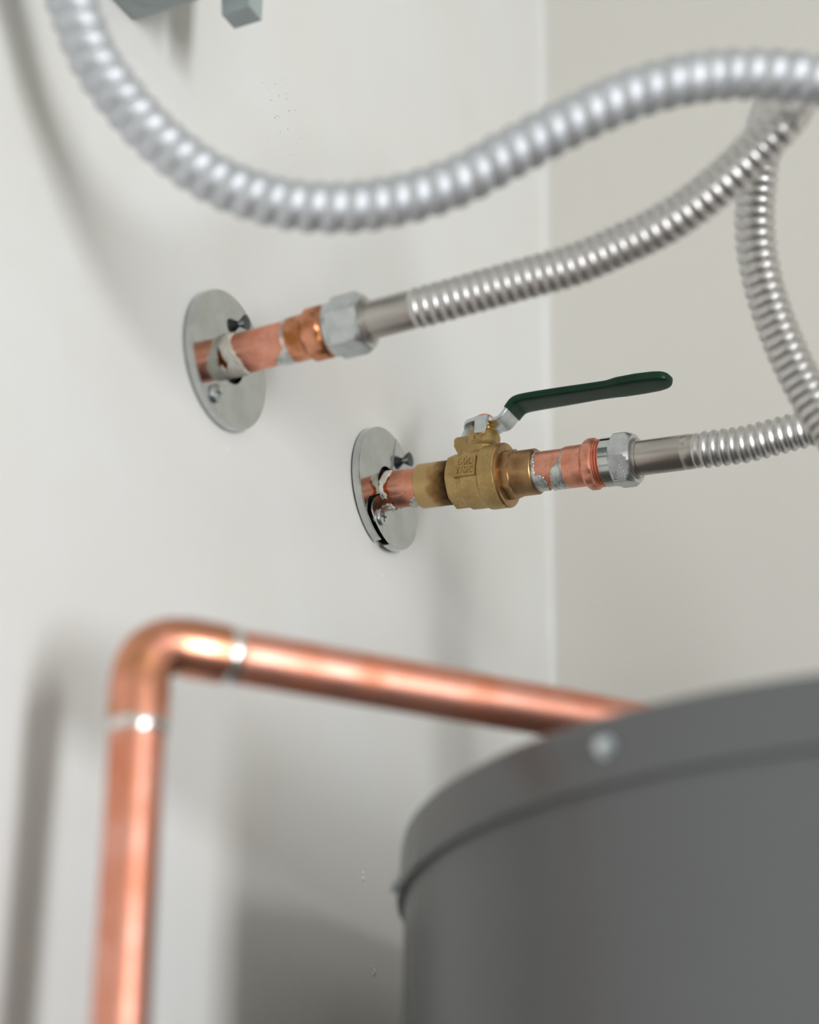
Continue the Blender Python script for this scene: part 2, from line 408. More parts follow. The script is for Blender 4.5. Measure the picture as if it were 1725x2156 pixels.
def elbow(c, d1, d2, name, cup=0.0185):
    """short-radius elbow at corner c running along d1 and d2"""
    pts = [c + d1 * (RB + 0.019), c + d1 * (RB + 0.0185), c + d1 * (RB + 0.003)]
    cen = c + d1 * RB + d2 * RB
    for a in np.linspace(0, math.pi / 2, 13):
        pts.append(cen - d2 * RB * math.cos(a) - d1 * RB * math.sin(a))
    pts += [c + d2 * (RB + 0.003), c + d2 * (RB + cup), c + d2 * (RB + cup + 0.0005)]
    path = np.array(pts) - O; n = len(path)
    rr = [0.0113, 0.0122, 0.0123] + [0.0118] * 13 + [0.0123, 0.0122, 0.0113]
    mb = MB(); sweep(mb, path, np.arange(n), lambda s, th: rr[int(round(s))], 56)
    return mb.build(name, M_copper_t, dis, angle=50)
elbow(ELB, hd, vd, 'elbow')
elbow(END, -hd, -zdir, 'elbow', 0.0095)
for c, d in ((ELB + vd * (RB + 0.0195), vd), (ELB + hd * (RB + 0.0195), hd), (END - hd * (RB + 0.0195), -hd)):
    n = 9
    path = np.array([c + d * 0.0062 * (k / (n - 1)) - d * 0.002 - O for k in range(n)])
    def rs(s, th, d=d): return 0.0112 + 0.0009 * math.sin(math.pi * min(1, s * (1 + 0.25 * math.sin(3 * th + 1)))) ** 0.7
    mb = MB(); sweep(mb, path, np.linspace(0, 0.9, n), rs, 48)
    tag(mb.build('solder_ring', M_solder_b, dis), 'bright solder ring at the elbow socket')
# stub below the far elbow, down into the heater
mb = MB(); tube(mb, END - zdir * (RB + 0.004) - O, np.array([END[0], END[1], TZ + 0.0012]) - O, 0.0111)
mb.build('tank_stub', M_copper, dis)

# ------------------------------------------------------------------ pipe line frames
class Line:
    def __init__(s, S, E):
        s.o = onx(S[0], S[1], 0.006); e = ony(E[0], E[1], s.o[1]); s.X = unit(e - s.o); s.Y = np.array([0, 1.0, 0]); s.Z = np.cross(s.X, s.Y)
        s.m = frame(s.o, s.X, s.Y, s.Z); s.S = S; s.E = E
    def at(s, px):
        py = s.S[1] + (s.E[1] - s.S[1]) / (s.E[0] - s.S[0]) * (px - s.S[0])
        return (ony(px, py, s.o[1]) - s.o) @ s.X
    def local(s, p): d = np.array(p) - s.o; return np.array([d @ s.X, d @ s.Y, d @ s.Z])
    def world(s, p): return s.o + s.X * p[0] + s.Y * p[1] + s.Z * p[2]
    def hit(s, px, py, R):
        """pixel -> (s, arc) on the line's cylinder of radius R (arc 0 towards the camera side, + up)"""
        r = rayw(px, py); o = s.local(CAM); d = np.array([r @ s.X, r @ s.Y, r @ s.Z])
        a = d[1] ** 2 + d[2] ** 2; b = o[1] * d[1] + o[2] * d[2]; c = o[1] ** 2 + o[2] ** 2 - R * R
        t = (-b - math.sqrt(max(b * b - a * c, 0))) / a; p = o + d * t
        return p[0], R * math.atan2(p[2], -p[1])
LOW = Line((817, 1033), (1382.6, 960)); UPL = Line((487, 750), (816, 664.5))

def inside(x, y, poly):
    c = False; n = len(poly)
    for i in range(n):
        x1, y1 = poly[i]; x2, y2 = poly[(i + 1) % n]
        if (y1 > y) != (y2 > y) and x < (x2 - x1) * (y - y1) / (y2 - y1) + x1: c = not c
    return c
def patch(line, pix, R, name, material, parent, org_s=0.0, lift=0.00035, cell=0.00028, seed=1, label=None):
    """an irregular film lying on a pipe, its outline traced and laid round the cylinder"""
    poly = [line.hit(x, y, R) for x, y in pix]
    s0 = min(p[0] for p in poly); s1 = max(p[0] for p in poly); a0 = min(p[1] for p in poly); a1 = max(p[1] for p in poly)
    ns = int((s1 - s0) / cell) + 1; na = int((a1 - a0) / cell) + 1
    mb = MB(); idx = {}
    V = []; F = []
    def jit(i, j, k): return mnoise.noise(Vector((i * 0.21 + seed, j * 0.21, k * 9.1)))
    cells = set()
    for i in range(ns):
        for j in range(na):
            x = s0 + (i + .5) * cell + 0.0006 * jit(i, j, 1); y = a0 + (j + .5) * cell + 0.0006 * jit(i, j, 2)
            if inside(x, y, poly): cells.add((i, j))
    if not cells: return None
    def near_edge(i, j):
        return sum(((i + a, j + b) in cells) for a in (-1, 0) for b in (-1, 0)) < 4
    def vert(i, j, top):
        k = (i, j, top)
        if k not in idx:
            h = 0 if near_edge(i, j) else 1
            r = R + (lift * (0.25 + 0.75 * h) * (1 + 0.16 * jit(i, j, 3)) if top else -0.0002)
            th = (a0 + j * cell) / R
            idx[k] = len(V); V.append((s0 + i * cell - org_s, -r * math.cos(th), r * math.sin(th)))
        return idx[k]
    for (i, j) in cells:
        q = [(i, j), (i + 1, j), (i + 1, j + 1), (i, j + 1)]
        F.append(tuple(vert(a, b, 1) for a, b in q))
        for k, (di, dj) in enumerate(((0, -1), (1, 0), (0, 1), (-1, 0))):
            if (i + di, j + dj) not in cells:
                a, b = q[k], q[(k + 1) % 4]
                F.append((vert(*a, 1), vert(*a, 0), vert(*b, 0), vert(*b, 1)))
    mb.add(V, F)
    o = mb.build(name, material, parent, angle=60)
    if label: o['label'] = label
    return o
def zp(pts, ox, oy, sc): return [(ox + x / sc, oy + y / sc) for x, y in pts]

# ------------------------------------------------------------------ chrome wall plates
PR = 0.0372
def plate_half(outline_edge, a0, a1, hole_r, hole_pts, lift, parent, nm):
    """half of a split wall plate: face sheet, rolled rim; outline_edge joins hole to rim at angle a0"""
    rim = [(PR * math.cos(a), PR * math.sin(a)) for a in np.linspace(a0, a1, 64)]
    face = outline_edge + rim + hole_pts
    mb = MB()
    T = 0.0009
    # face sheet with a slightly rounded shoulder
    mb.prism([(u * 0.992, w * 0.992) for u, w in face], lift + 0.006 - T, lift + 0.006, 'yz')
    n = len(rim); rings = []
    prof = [(lift + 0.006, PR - 0.0006), (lift + 0.0057, PR - 0.00015), (lift + 0.0052, PR), (lift + 0.0013, PR), (lift + 0.0013, PR - T), (lift + 0.006 - T, PR - T)]
    for a in np.linspace(a0, a1, 64):
        rings.append([(x, r * math.cos(a), r * math.sin(a)) for x, r in prof])
    mb.rings(rings)
    return mb.build(nm, M_chrome, parent, angle=28)
def cross_screw(parent, u, w, x, r=0.0045, tilt=None):
    mb = MB()
    mb.lathe([(-0.004, 0.0019), (0.0, 0.0019), (0.0002, r * 0.96), (0.0015, r), (0.0020, r * 0.95), (0.0022, r * 0.8), (0.00235, r * 0.3)], 32)
    o = mb.build('set_screw', M_screw, parent)
    o.location = (x, u, w)
    k = MB()
    k.box((0.0018, -r * 0.62, -r * 0.12), (0.00242, r * 0.62, r * 0.12)); k.box((0.0018, -r * 0.12, -r * 0.62), (0.00242, r * 0.12, r * 0.62))
    c = k.build('recess_shade', M_screw_d, o, smooth=False); c.rotation_euler = (0.25, 0, 0)  # dark bars paint the shade of the cross slot
    if tilt: o.rotation_euler = tilt
    return o
def wing_screw(parent, u, w, x, s=1.0):
    mb = MB()
    mb.lathe([(-0.003, 0.0016 * s), (0.0002 * s, 0.0016 * s), (0.0046 * s, 0.0043 * s), (0.0051 * s, 0.0044 * s), (0.0053 * s, 0.0036 * s)], 24)
    o = mb.build('set_screw', M_screw_d, parent); o.location = (x, u, w)
    return o
def hole_arc(r, a0, a1, n=24): return [(r * math.cos(a), r * math.sin(a)) for a in np.linspace(a0, a1, n)]
rad = math.radians
# lower plate: half open, its right half standing proud
pc = onx(818.7, 1028.6, 0.006); 
lowp = thing('wall_plate', loc((0, pc[1], pc[2])), 'chrome split wall plate behind the brass valve, its halves gaping open', 'wall plate', 'chrome wall plates round the pipes')
def pl(pts, X, c): return [tuple((onx(730 + x / 7.1875, 880 + y / 7.1875, X) - c)[1:]) for x, y in pts]
edge_r = pl([(520, 1170), (455, 1185), (405, 1235), (378, 1300), (372, 1390), (395, 1480), (430, 1570), (500, 1720), (560, 1820)], 0.0075, pc)
edge_l = pl([(500, 1140), (420, 1160), (350, 1180), (322, 1230), (312, 1330), (335, 1430), (375, 1560), (430, 1680), (500, 1805)], 0.006, pc)
aR0, aR1 = rad(-93), rad(77.5)
plate_half(edge_r, aR0, aR1, 0.0135, hole_arc(0.0135, aR1, rad(-125)), 0.0, lowp, 'right_half').matrix_local = loc((0.0002, 0, 0.036)) @ Matrix.Rotation(-0.034, 4, 'Y') @ loc((0, 0, -0.036))
aL0, aL1 = rad(-103), rad(75 - 360)
plate_half(edge_l, aL0, aL1, 0.0135, hole_arc(0.0135, rad(75 - 360), rad(-128)), 0.0, lowp, 'left_half')
cross_screw(lowp, *[(onx(730 + 530 / 7.1875, 880 + 1500 / 7.1875, 0.0085) - pc)[k] for k in (1, 2)], 0.0078, 0.0050)
wing_screw(lowp, *[(onx(730 + 840 / 7.1875, 880 + 650 / 7.1875, 0.006) - pc)[k] for k in (1, 2)], 0.0064, 1.0)
mb = MB(); mb.lathe([(0.0002, 0.033), (0.0008, 0.033)], 40); mb.build('hollow_shade', M_dark, lowp)  # dark disc standing in for the shade inside the plate
# upper plate: closed
pu = onx(485.5, 756.4, 0.006)
upp = thing('wall_plate', loc((0, pu[1], pu[2])), 'chrome split wall plate closed round the copper pipe without a valve', 'wall plate', 'chrome wall plates round the pipes')
sa, sb = rad(-100), rad(72)
plate_half([], sa, sb, 0.0135, hole_arc(0.0135, sb, sa), 0.0, upp, 'right_half')
plate_half([], sa - 0.004, sb - 2 * math.pi + 0.004, 0.0135, hole_arc(0.0135, sb - 2 * math.pi, sa), 0.0, upp, 'left_half')
def pu_at(x, y, X): q = onx(370 + x / 6.535, 590 + y / 6.535, X) - pu; return q[1], q[2]
cross_screw(upp, *pu_at(575, 1550, 0.0075), 0.006, 0.0050)
wing_screw(upp, *pu_at(870, 605, 0.006), 0.006, 0.95)
mb = MB(); mb.lathe([(0.0002, 0.033), (0.0008, 0.033)], 40); mb.build('hollow_shade', M_dark, upp)  # same painted-in shade behind the closed plate

# ------------------------------------------------------------------ copper stubs out of the wall
def pipe(mb, a, b, r, ri=None, seg=64):
    ri = ri or r - 0.0012
    mb.lathe([(a, ri), (a, r), (b, r), (b, ri)], seg, loop=True)
def shoulder_adapter(mb, cup0, collar0, thread0, end, cup_r, neck, collar_r, phase, thread_r):
    """wrot adapter: solder cup, faceted collar, threaded end"""
    mb.lathe([(cup0, 0.0113), (cup0, cup_r - 0.0002), (cup0 + 0.0006, cup_r), (collar0 - 0.001, cup_r), (collar0 + 0.0006, collar_r * 0.94),
              (collar0 + 0.0018, ngon_r(8, collar_r * .965, collar_r, phase)), (thread0 - 0.0012, ngon_r(8, collar_r * .965, collar_r, phase)), (thread0 - 0.0003, collar_r * 0.93), (thread0, thread_r)], 96, closed=False)
    p = thread0; pr = [(thread0, thread_r)]
    while p < end - 0.0012:
        pr += [(p + 0.0005, thread_r + 0.0004), (p + 0.0009, thread_r + 0.0004), (p + 0.0014, thread_r - 0.0005)]; p += 0.0016
    pr += [(end, thread_r - 0.0005), (end, 0.009)]
    mb.lathe(pr, 64, closed=False)

# upper stub
us = thing('copper_stub', UPL.m, 'copper pipe stub smeared with white filler, feeding the hose without a valve', 'pipe')
c0, c1, c2, c3 = UPL.at(618), UPL.at(655), UPL.at(695), UPL.at(712)
mb = MB(); pipe(mb, -0.03, c0 + 0.012, 0.0109); mb.build('pipe', M_copper_s, us)
mb = MB(); mb.lathe([(c0 - 0.0022, 0.0107), (c0 - 0.0018, 0.0112), (c0 - 0.0006, 0.0116), (c0 + 0.0008, 0.0116), (c0 + 0.0010, 0.0107)], 64, loop=True); mb.build('solder_ring', M_solder, us)
mb = MB(); shoulder_adapter(mb, c0, c1, c2, c3 + 0.006, 0.0119, 0.012, 0.0143, rad(10), 0.0130); mb.build('adapter', M_copper_b, us)
patch(UPL, zp([(800,690),(760,800),(750,870),(820,1010),(900,1120),(1000,1260),(1040,1290),(900,1330),(800,1400),(700,1420),(620,1330),(590,1180),(640,1165),(690,1235),(715,1150),(640,1050),(600,960),(570,930),(590,850),(620,760),(740,725)], 370, 590, 6.535),
      0.0109, 'filler_smear', M_caulk, us, lift=0.0007, seed=3, label='white filler smeared on the copper')
patch(UPL, zp([(590,970),(640,1040),(720,1150),(700,1230),(640,1180),(560,1190),(530,1120),(570,1000)], 370, 590, 6.535), 0.0109, 'flux_stain', M_flux, us, lift=0.00025, seed=5, label='brown dried flux')
patch(UPL, zp([(195,420),(255,405),(245,520),(275,620),(320,740),(340,880),(250,895),(110,900),(120,840),(190,720),(215,690),(195,600),(188,500)], 560, 590, 5.0735), 0.0113, 'solder_smear', M_solder, us, lift=0.0005, seed=7, label='grey solder run')
# lower stub between wall plate and valve
ls = thing('copper_stub', LOW.m, 'short copper pipe stub between chrome plate and brass valve', 'pipe')
VS = LOW.at(1013.0)                                      # valve centre along the line
vt = LOW.at(887.5)
mb = MB(); pipe(mb, -0.03, vt + 0.012, 0.0111); mb.build('pipe', M_copper_s, ls)
z2 = lambda pts: zp(pts, 730, 880, 7.1875)
patch(LOW, z2([(695,795),(665,850),(620,910),(590,970),(555,1010),(540,1060),(560,1120),(600,1150),(612,1215),(575,1220),(540,1170),(505,1175),(488,1040),(500,950),(540,870),(600,810)]), 0.0111, 'filler_smear', M_caulk, ls, lift=0.0006, seed=11, label='white filler smeared round the copper')
patch(LOW, z2([(640,870),(600,960),(560,1020),(545,1060),(570,1120),(615,1160),(625,1230),(690,1290),(600,1300),(560,1215),(640,1290),(700,1330),(720,1290),(640,1200),(640,1120),(600,1060),(620,980),(660,900)]), 0.0111, 'flux_stain', M_flux, ls, lift=0.0002, seed=12, label='orange dried flux')
patch(LOW, z2([(610,1290),(690,1310),(740,1360),(700,1420),(640,1390),(590,1330)]), 0.0111, 'filler_smear', M_caulk, ls, lift=0.0009, seed=13)
patch(LOW, z2([(1045,755),(1010,865),(1040,880),(1035,960),(1003,1080),(1030,1160),(970,1250),(955,1310),(1010,1350),(1090,1390),(1165,1395),(1160,1330),(1075,1200),(1045,1100),(1050,1000),(1055,860)]), 0.0112, 'solder_smear', M_solder, ls, lift=0.0006, seed=14, label='bright solder run at the valve socket')
for k in range(6):                                        # plaster crumbs at the foot of the hole
    a = rad(-110 + k * 14); mb = MB(); r = random.uniform(.0005, .001)
    mb.lathe([(-r, r * .3), (-r * .5, lambda th: r * (0.9 + .2 * math.sin(3 * th))), (r * .4, lambda th: r * (0.8 + .25 * math.cos(2 * th))), (r, r * .25)], 9)
    o = mb.build('plaster_crumb', M_caulk, ls, angle=10); o.location = (0.0014 + random.uniform(0, .004), math.cos(a) * 0.0122, math.sin(a) * 0.0122)

# ------------------------------------------------------------------ brass ball valve
VO = LOW.world((VS, 0, 0))
VM = frame(VO, LOW.X, LOW.Y, LOW.Z)
valve = thing('ball_valve', VM, 'brass ball valve with a green vinyl lever handle', 'valve')
xa = vt - VS; xb = LOW.at(1133.4) - VS; xf = LOW.at(1072) - VS; xh = LOW.at(958) - VS
oct_l = ngon_r(8, 0.0152, 0.0161, rad(12)); oct_r = ngon_r(8, 0.0140, 0.0149, rad(8))
mb = MB()
mb.lathe([(xa, 0.0114), (xa, 0.0126), (xa + 0.0006, 0.0131), (xh + 0.001, 0.0131), (xh + 0.001, 0.0114)], 72, loop=True)
tag(mb.build('inlet_socket', M_soot, valve), 'soot-blackened brass socket')
mb = MB()
prof = [(xh, 0.012), (xh, 0.0140), (xh + 0.0010, oct_l), (-0.0088, oct_l)]
for k in range(5):
    a = k / 4 * math.pi / 2; prof.append((-0.0080 + 0.0022 * math.sin(a) , 0.0160 + 0.0013 * (1 - math.cos(a))))
prof += [(-0.002, 0.0174), (0.0040, 0.0174), (0.0048, 0.0178), (0.0056, 0.0185), (0.0068, 0.0187), (xf - 0.0027, 0.0187), (xf - 0.0025, 0.0184), (xf - 0.0025, 0.010)]
mb.lathe(prof, 112)
# neck with its shoulder and packing seat
mb.lathe([(0.008, 0.0125), (0.0165, 0.0125), (0.0178, 0.0112), (0.0195, 0.0102), (0.0215, 0.0098), (0.0262, 0.0098), (0.0282, 0.0089), (0.0288, 0.0078), (0.0288, 0.004)], 72, 'z')
# raised pad on the near side
mb.box((-0.0088, -0.0183, -0.0056), (0.0046, -0.012, 0.0066))
# stop lug on the neck
lug = [(-0.0160, 0.0258), (-0.0168, 0.0248), (-0.0166, 0.0205), (-0.0135, 0.0150), (-0.006, 0.0150), (-0.006, 0.0262), (-0.0150, 0.0262)]
mb.prism(lug, -0.0045, 0.0045, 'xz')
body = mb.build('body', M_brass, valve, angle=30)
mb = MB()
mb.lathe([(xf - 0.0023, 0.012), (xf - 0.0023, 0.0184), (xf - 0.0020, 0.0188), (xf - 0.0010, 0.0188), (xf - 0.0004, 0.0185), (xf, 0.0176), (xf + 0.0001, 0.0155),
          (xf + 0.0003, oct_r), (xf + 0.0046, oct_r), (xf + 0.0052, 0.0134), (xf + 0.0060, 0.0132), (xb - 0.0006, 0.0132), (xb, 0.0127), (xb, 0.0114)], 112)
tag(mb.build('end_cap', M_brass_b, valve, angle=30), 'browned brass end cap and outlet socket')
mb = MB(); mb.lathe([(xf - 0.0027, 0.0172), (xf - 0.0026, 0.01855), (xf - 0.0022, 0.01855), (xf - 0.0021, 0.0172)], 96, loop=True)
tag(mb.build('seal_line', M_brass_p, valve), 'thin orange thread sealant line')
# lettering
Ry = Matrix(((1, 0, 0, 0), (0, 0, -1, 0), (0, 1, 0, 0), (0, 0, 0, 1)))   # text plane -> x right, z up, facing -y
add_text('lettering', '600', 0.0062, 0.0005, M_brass, body, Matrix.Translation((-0.0021, -0.0184, 0.0034)) @ Ry, 0.00013)
add_text('lettering', 'WOG', 0.0058, 0.0005, M_brass, body, Matrix.Translation((-0.0021, -0.0184, -0.0021)) @ Ry @ Matrix.Diagonal((0.72, 1, 1, 1)), 0.00013)
a = rad(2)
add_text('lettering', 'LF', 0.0050, 0.0004, M_brass, body, Matrix.Rotation(a, 4, 'Z') @ Matrix.Translation((0, -0.0098, 0.0215)) @ Ry, 0.0001)
# packing gland, stem and stem nut
mb = MB(); mb.lathe([(0.0275, ngon_r(6, .0068, .0074, 0.3)), (0.0305, ngon_r(6, .0068, .0074, 0.3)), (0.0308, 0.0062), (0.0325, 0.0058), (0.0345, 0.0050)], 48, 'z'); mb.build('packing_gland', M_brass_p, valve)
mb = MB(); mb.lathe([(0.0335, 0.0062), (0.0362, 0.0062), (0.0382, 0.0056), (0.0396, 0.0040), (0.0400, 0.002)], 40, 'z'); tag(mb.build('stem_nut', M_copper_m, valve), 'coppery stem nut')
# handle: plate, stop tabs and S-bent strap
mb = MB()
PT0, PT1 = 0.0320, 0.0342
mb.prism([(0.0120 * math.cos(a), 0.0112 * math.sin(a)) for a in np.linspace(0, 2 * math.pi, 48, endpoint=False)], PT0, PT1, 'xy')
SW = 0.0083
strap = [(0.002, 0.0331), (0.0095, 0.0331), (0.0115, 0.0333), (0.0130, 0.0340), (0.0145, 0.0356), (0.0185, 0.0409), (0.0200, 0.0424), (0.0225, 0.0438), (0.0260, 0.0446), (0.0320, 0.0449)]
P2 = np.array(strap); d = np.r_[0, np.cumsum(np.linalg.norm(np.diff(P2, axis=0), axis=1))]; sd = np.linspace(0, d[-1], 48)
P2 = np.c_[np.interp(sd, d, P2[:, 0]), np.interp(sd, d, P2[:, 1])]
for _ in range(4): P2[1:-1] = .25 * P2[:-2] + .5 * P2[1:-1] + .25 * P2[2:]
tg = np.gradient(P2, axis=0); tg /= np.linalg.norm(tg, axis=1)[:, None]
rings = []
for p, t_ in zip(P2, tg):
    nn = np.array([-t_[1], t_[0]]) * 0.0011; c = 0.0003
    rings.append([(p[0] + nn[0] * f, y, p[1] + nn[1] * f) for f, y in ((1, SW - c), (.75, SW), (-.75, SW), (-1, SW - c), (-1, -SW + c), (-.75, -SW), (.75, -SW), (1, -SW + c))])
mb.rings(rings)
# stop tabs folded down from the plate
mb.prism([(-0.0006, 0.0341), (0.0074, 0.0341), (0.0052, 0.0240), (0.0044, 0.0234), (0.0006, 0.0234), (-0.0002, 0.0240)], -0.0124, -0.0095, 'xz')
mb.prism([(-0.0122, 0.0336), (-0.0090, 0.0336), (-0.0090, 0.0320), (-0.0112, 0.0305), (-0.0125, 0.0262), (-0.0142, 0.0262), (-0.0146, 0.0270)], -0.0010, 0.0060, 'xz')
handle = mb.build('handle', M_zinc_h, valve, angle=40)
# vinyl sleeve
SL = [(0.0170, 0.0389), (0.0192, 0.0420), (0.0204, 0.0434), (0.0222, 0.0443), (0.0262, 0.0447), (0.034, 0.0450), (0.05, 0.0453), (0.068, 0.0456), (0.078, 0.0456), (0.084, 0.0460), (0.095, 0.0463), (0.105, 0.0464), (0.1100, 0.0465), (0.1128, 0.0465), (0.1143, 0.0465), (0.1148, 0.0465)]
HW = [8.9, 9.0, 9.0, 9.0, 9.0, 9.0, 8.7, 8.0, 8.1, 9.0, 9.3, 8.6, 7.2, 5.2, 3.0, 1.0]
HT = [2.3, 2.4, 2.5, 2.55, 2.6, 2.6, 2.6, 2.55, 2.55, 2.9, 3.0, 3.0, 2.9, 2.5, 1.7, 0.7]
P2 = np.array(SL); d = np.r_[0, np.cumsum(np.linalg.norm(np.diff(P2, axis=0), axis=1))]; sd = np.r_[np.linspace(0, d[9], 50), np.linspace(d[9], d[-1], 40)[1:]]
P3 = np.c_[np.interp(sd, d, P2[:, 0]), np.interp(sd, d, P2[:, 1])]; hw = np.interp(sd, d, HW) * MM; ht = np.interp(sd, d, HT) * MM
for _ in range(2):
    P3[1:-1] = .25 * P3[:-2] + .5 * P3[1:-1] + .25 * P3[2:]; hw[1:-1] = .25 * hw[:-2] + .5 * hw[1:-1] + .25 * hw[2:]; ht[1:-1] = .25 * ht[:-2] + .5 * ht[1:-1] + .25 * ht[2:]
tg = np.gradient(P3, axis=0); tg /= np.linalg.norm(tg, axis=1)[:, None]
rings = []
for p, t_, w_, h_ in zip(P3, tg, hw, ht):
    nn = np.array([-t_[1], t_[0]]); ring = []
    for j in range(32):
        a = 2 * math.pi * j / 32; e = 0.42
        cy = math.copysign(abs(math.cos(a)) ** e, math.cos(a)) * w_; cz = math.copysign(abs(math.sin(a)) ** e, math.sin(a)) * h_
        ring.append((p[0] + nn[0] * cz, cy, p[1] + nn[1] * cz))
    rings.append(ring)
mb = MB(); mb.rings(rings); tag(mb.build('grip_sleeve', M_green, handle, angle=70), 'dark green dipped vinyl grip')

# ------------------------------------------------------------------ copper adapter right of the valve
ad = thing('copper_adapter', LOW.m, 'copper nipple and threaded adapter soldered between valve and hose nut', 'pipe fitting')
a0 = LOW.at(1133.4); a1 = LOW.at(1196); a2 = LOW.at(1238); a3 = LOW.at(1262); a4 = LOW.at(1277)
mb = MB(); pipe(mb, a0 - 0.012, a1 + 0.012, 0.0111); mb.build('nipple', M_copper_m, ad)
mb = MB(); shoulder_adapter(mb, a1, a2, a3, a4 + 0.006, 0.0120, 0.012, 0.0147, rad(20), 0.0132); adp = mb.build('adapter', M_copper_m, ad)
z4 = lambda pts: zp(pts, 1110, 880, 6.635)
patch(LOW, z4([(190,435),(125,470),(95,560),(98,650),(105,800),(150,795),(220,820),(290,920),(350,1015),(240,1050),(165,1075),(85,930),(45,750),(42,600),(75,500),(115,430)]), 0.0113, 'solder_smear', M_solder, ad, lift=0.0005, seed=21, label='silvery solder run beside the valve socket')
patch(LOW, z4([(500,420),(440,560),(400,640),(330,700),(320,800),(340,900),(385,1015),(520,1020),(660,1010),(560,920),(510,840),(485,740),(470,600),(480,500)]), 0.0114, 'solder_smear', M_solder, ad, lift=0.0006, seed=22, label='silvery solder run at the adapter cup')
s_, ar = LOW.hit(1201, 981, 0.0120)
th = ar / 0.0120
add_text('lettering', 'I ED', 0.0042, 0.00012, M_copper, adp, Matrix.Translation((s_, -0.0120 * math.cos(th), 0.0120 * math.sin(th))) @ Matrix.Rotation(-th, 4, 'X') @ Ry, 0)

# ------------------------------------------------------------------ flexible corrugated connectors
def hose_nut(parent, x0, skirt, x1, phase, line, marks=False):
    mb = MB()
    hexr = lambda clip: ngon_r(6, 0.0140, clip, phase)
    L = x1 - x0
    mb.lathe([(x0, 0.0118), (x0, 0.0134), (x0 + 0.0004, 0.0138), (x0 + skirt, 0.0138), (x0 + skirt + 0.0003, hexr(0.0142)), (x0 + skirt + 0.0014, hexr(0.0158)), (x0 + skirt + 0.0022, hexr(0.0163)),
              (x1 - 0.0034, hexr(0.0163)), (x1 - 0.0024, hexr(0.0154)), (x1 - 0.0012, hexr(0.0146)), (x1, hexr(0.0138)), (x1, 0.0118), (x1 - 0.0006, 0.0106), (x1 - 0.004, 0.0106)], 144, closed=False)
    nut = mb.build('nut', M_zinc, parent, angle=18)
    mb = MB(); mb.lathe([(x0 - 0.0001, 0.0120), (x0 - 0.0001, 0.0136), (x0 + 0.0003, 0.0140), (x0 + skirt + 0.0003, 0.0140), (x0 + skirt + 0.0003, 0.0120)], 80, loop=True)
    mb.build('skirt', M_chrome, nut)
    mb = MB(); mb.lathe([(x1 - 0.004, 0.0100), (x1 + 0.0008, 0.0112), (x1 + 0.0020, 0.0110), (x1 + 0.0021, 0.0098)], 64, closed=False)
    mb.build('ferrule', M_steel_t, parent)
    return nut
def corrugated(pts, R, pitch, depth, shape, seg, helix=0, lead=0.0):
    path, s = smooth_path(pts, pitch / 11.0)
    total = s[-1]
    def r(sv, th):
        ph = (sv / pitch + helix * th / (2 * math.pi)) % 1.0
        k = shape(ph)
        amp = min(1.0, (sv + 0.0005) / (lead + 1e-6)) if lead else 1.0
        return R - depth * (1 - k * amp)
    return path, s, r
def rib(ph):                                             # rounded rib over half the pitch, round valley between
    return 0.5 + 0.5 * math.cos(2 * math.pi * ph) if True else 0
def ribw(ph):
    c = 0.5 - 0.5 * math.cos(2 * math.pi * ph)
    return c ** 0.85
def ribf(ph):                                            # broad rounded rib, narrow groove
    return abs(math.sin(math.pi * ph)) ** 0.6
def whip(ph):                                            # fat rounded convolution with a tight groove
    return abs(math.sin(math.pi * ph)) ** 0.5

HR = 0.0104
# lower hose (behind the valve's line)
hl = thing('flexible_connector', LOW.m, 'corrugated stainless water connector screwed on after the brass valve', 'hose', 'corrugated steel water connectors')
n0, n1, t1 = LOW.at(1276), LOW.at(1341), LOW.at(1461)
nutl = hose_nut(hl, n0, LOW.at(1297) - n0, n1, math.pi - rad(-11), LOW)
mb = MB(); mb.lathe([(n1 - 0.006, 0.0085), (n1 - 0.006, 0.00985), (t1 - 0.0062, 0.00985), (t1 - 0.0057, 0.0096), (t1 - 0.0048, 0.0096), (t1 - 0.0042, 0.0099), (t1 - 0.0012, 0.0098), (t1 + 0.002, 0.0092)], 64); mb.build('tube_end', M_steel_t, hl)
LP = [LOW.world((t1 - 0.0005, 0, 0)), LOW.world((t1 + 0.014, 0, 0)), LOW.world((t1 + 0.03, 0, 0.0002)), pd(1640, 917.5, 1.153), pd(1725, 895, 1.145)]
LP += [(0.292, -0.252, 1.6905), (0.332, -0.249, 1.692), (0.375, -0.243, 1.674), (0.402, -0.232, 1.635), (0.413, -0.217, 1.58), (0.4155, -0.206, 1.52), (0.415, -0.205, TZ + 0.024)]
path, s, r = corrugated([LOW.local(p) for p in LP], HR, 0.0053, 0.0014, ribw, 44, lead=0.006)
mb = MB(); sweep(mb, path, s, r, 44); mb.build('corrugated_hose', M_steel, hl, angle=80)
end_fitting(hl, *NIP[1])
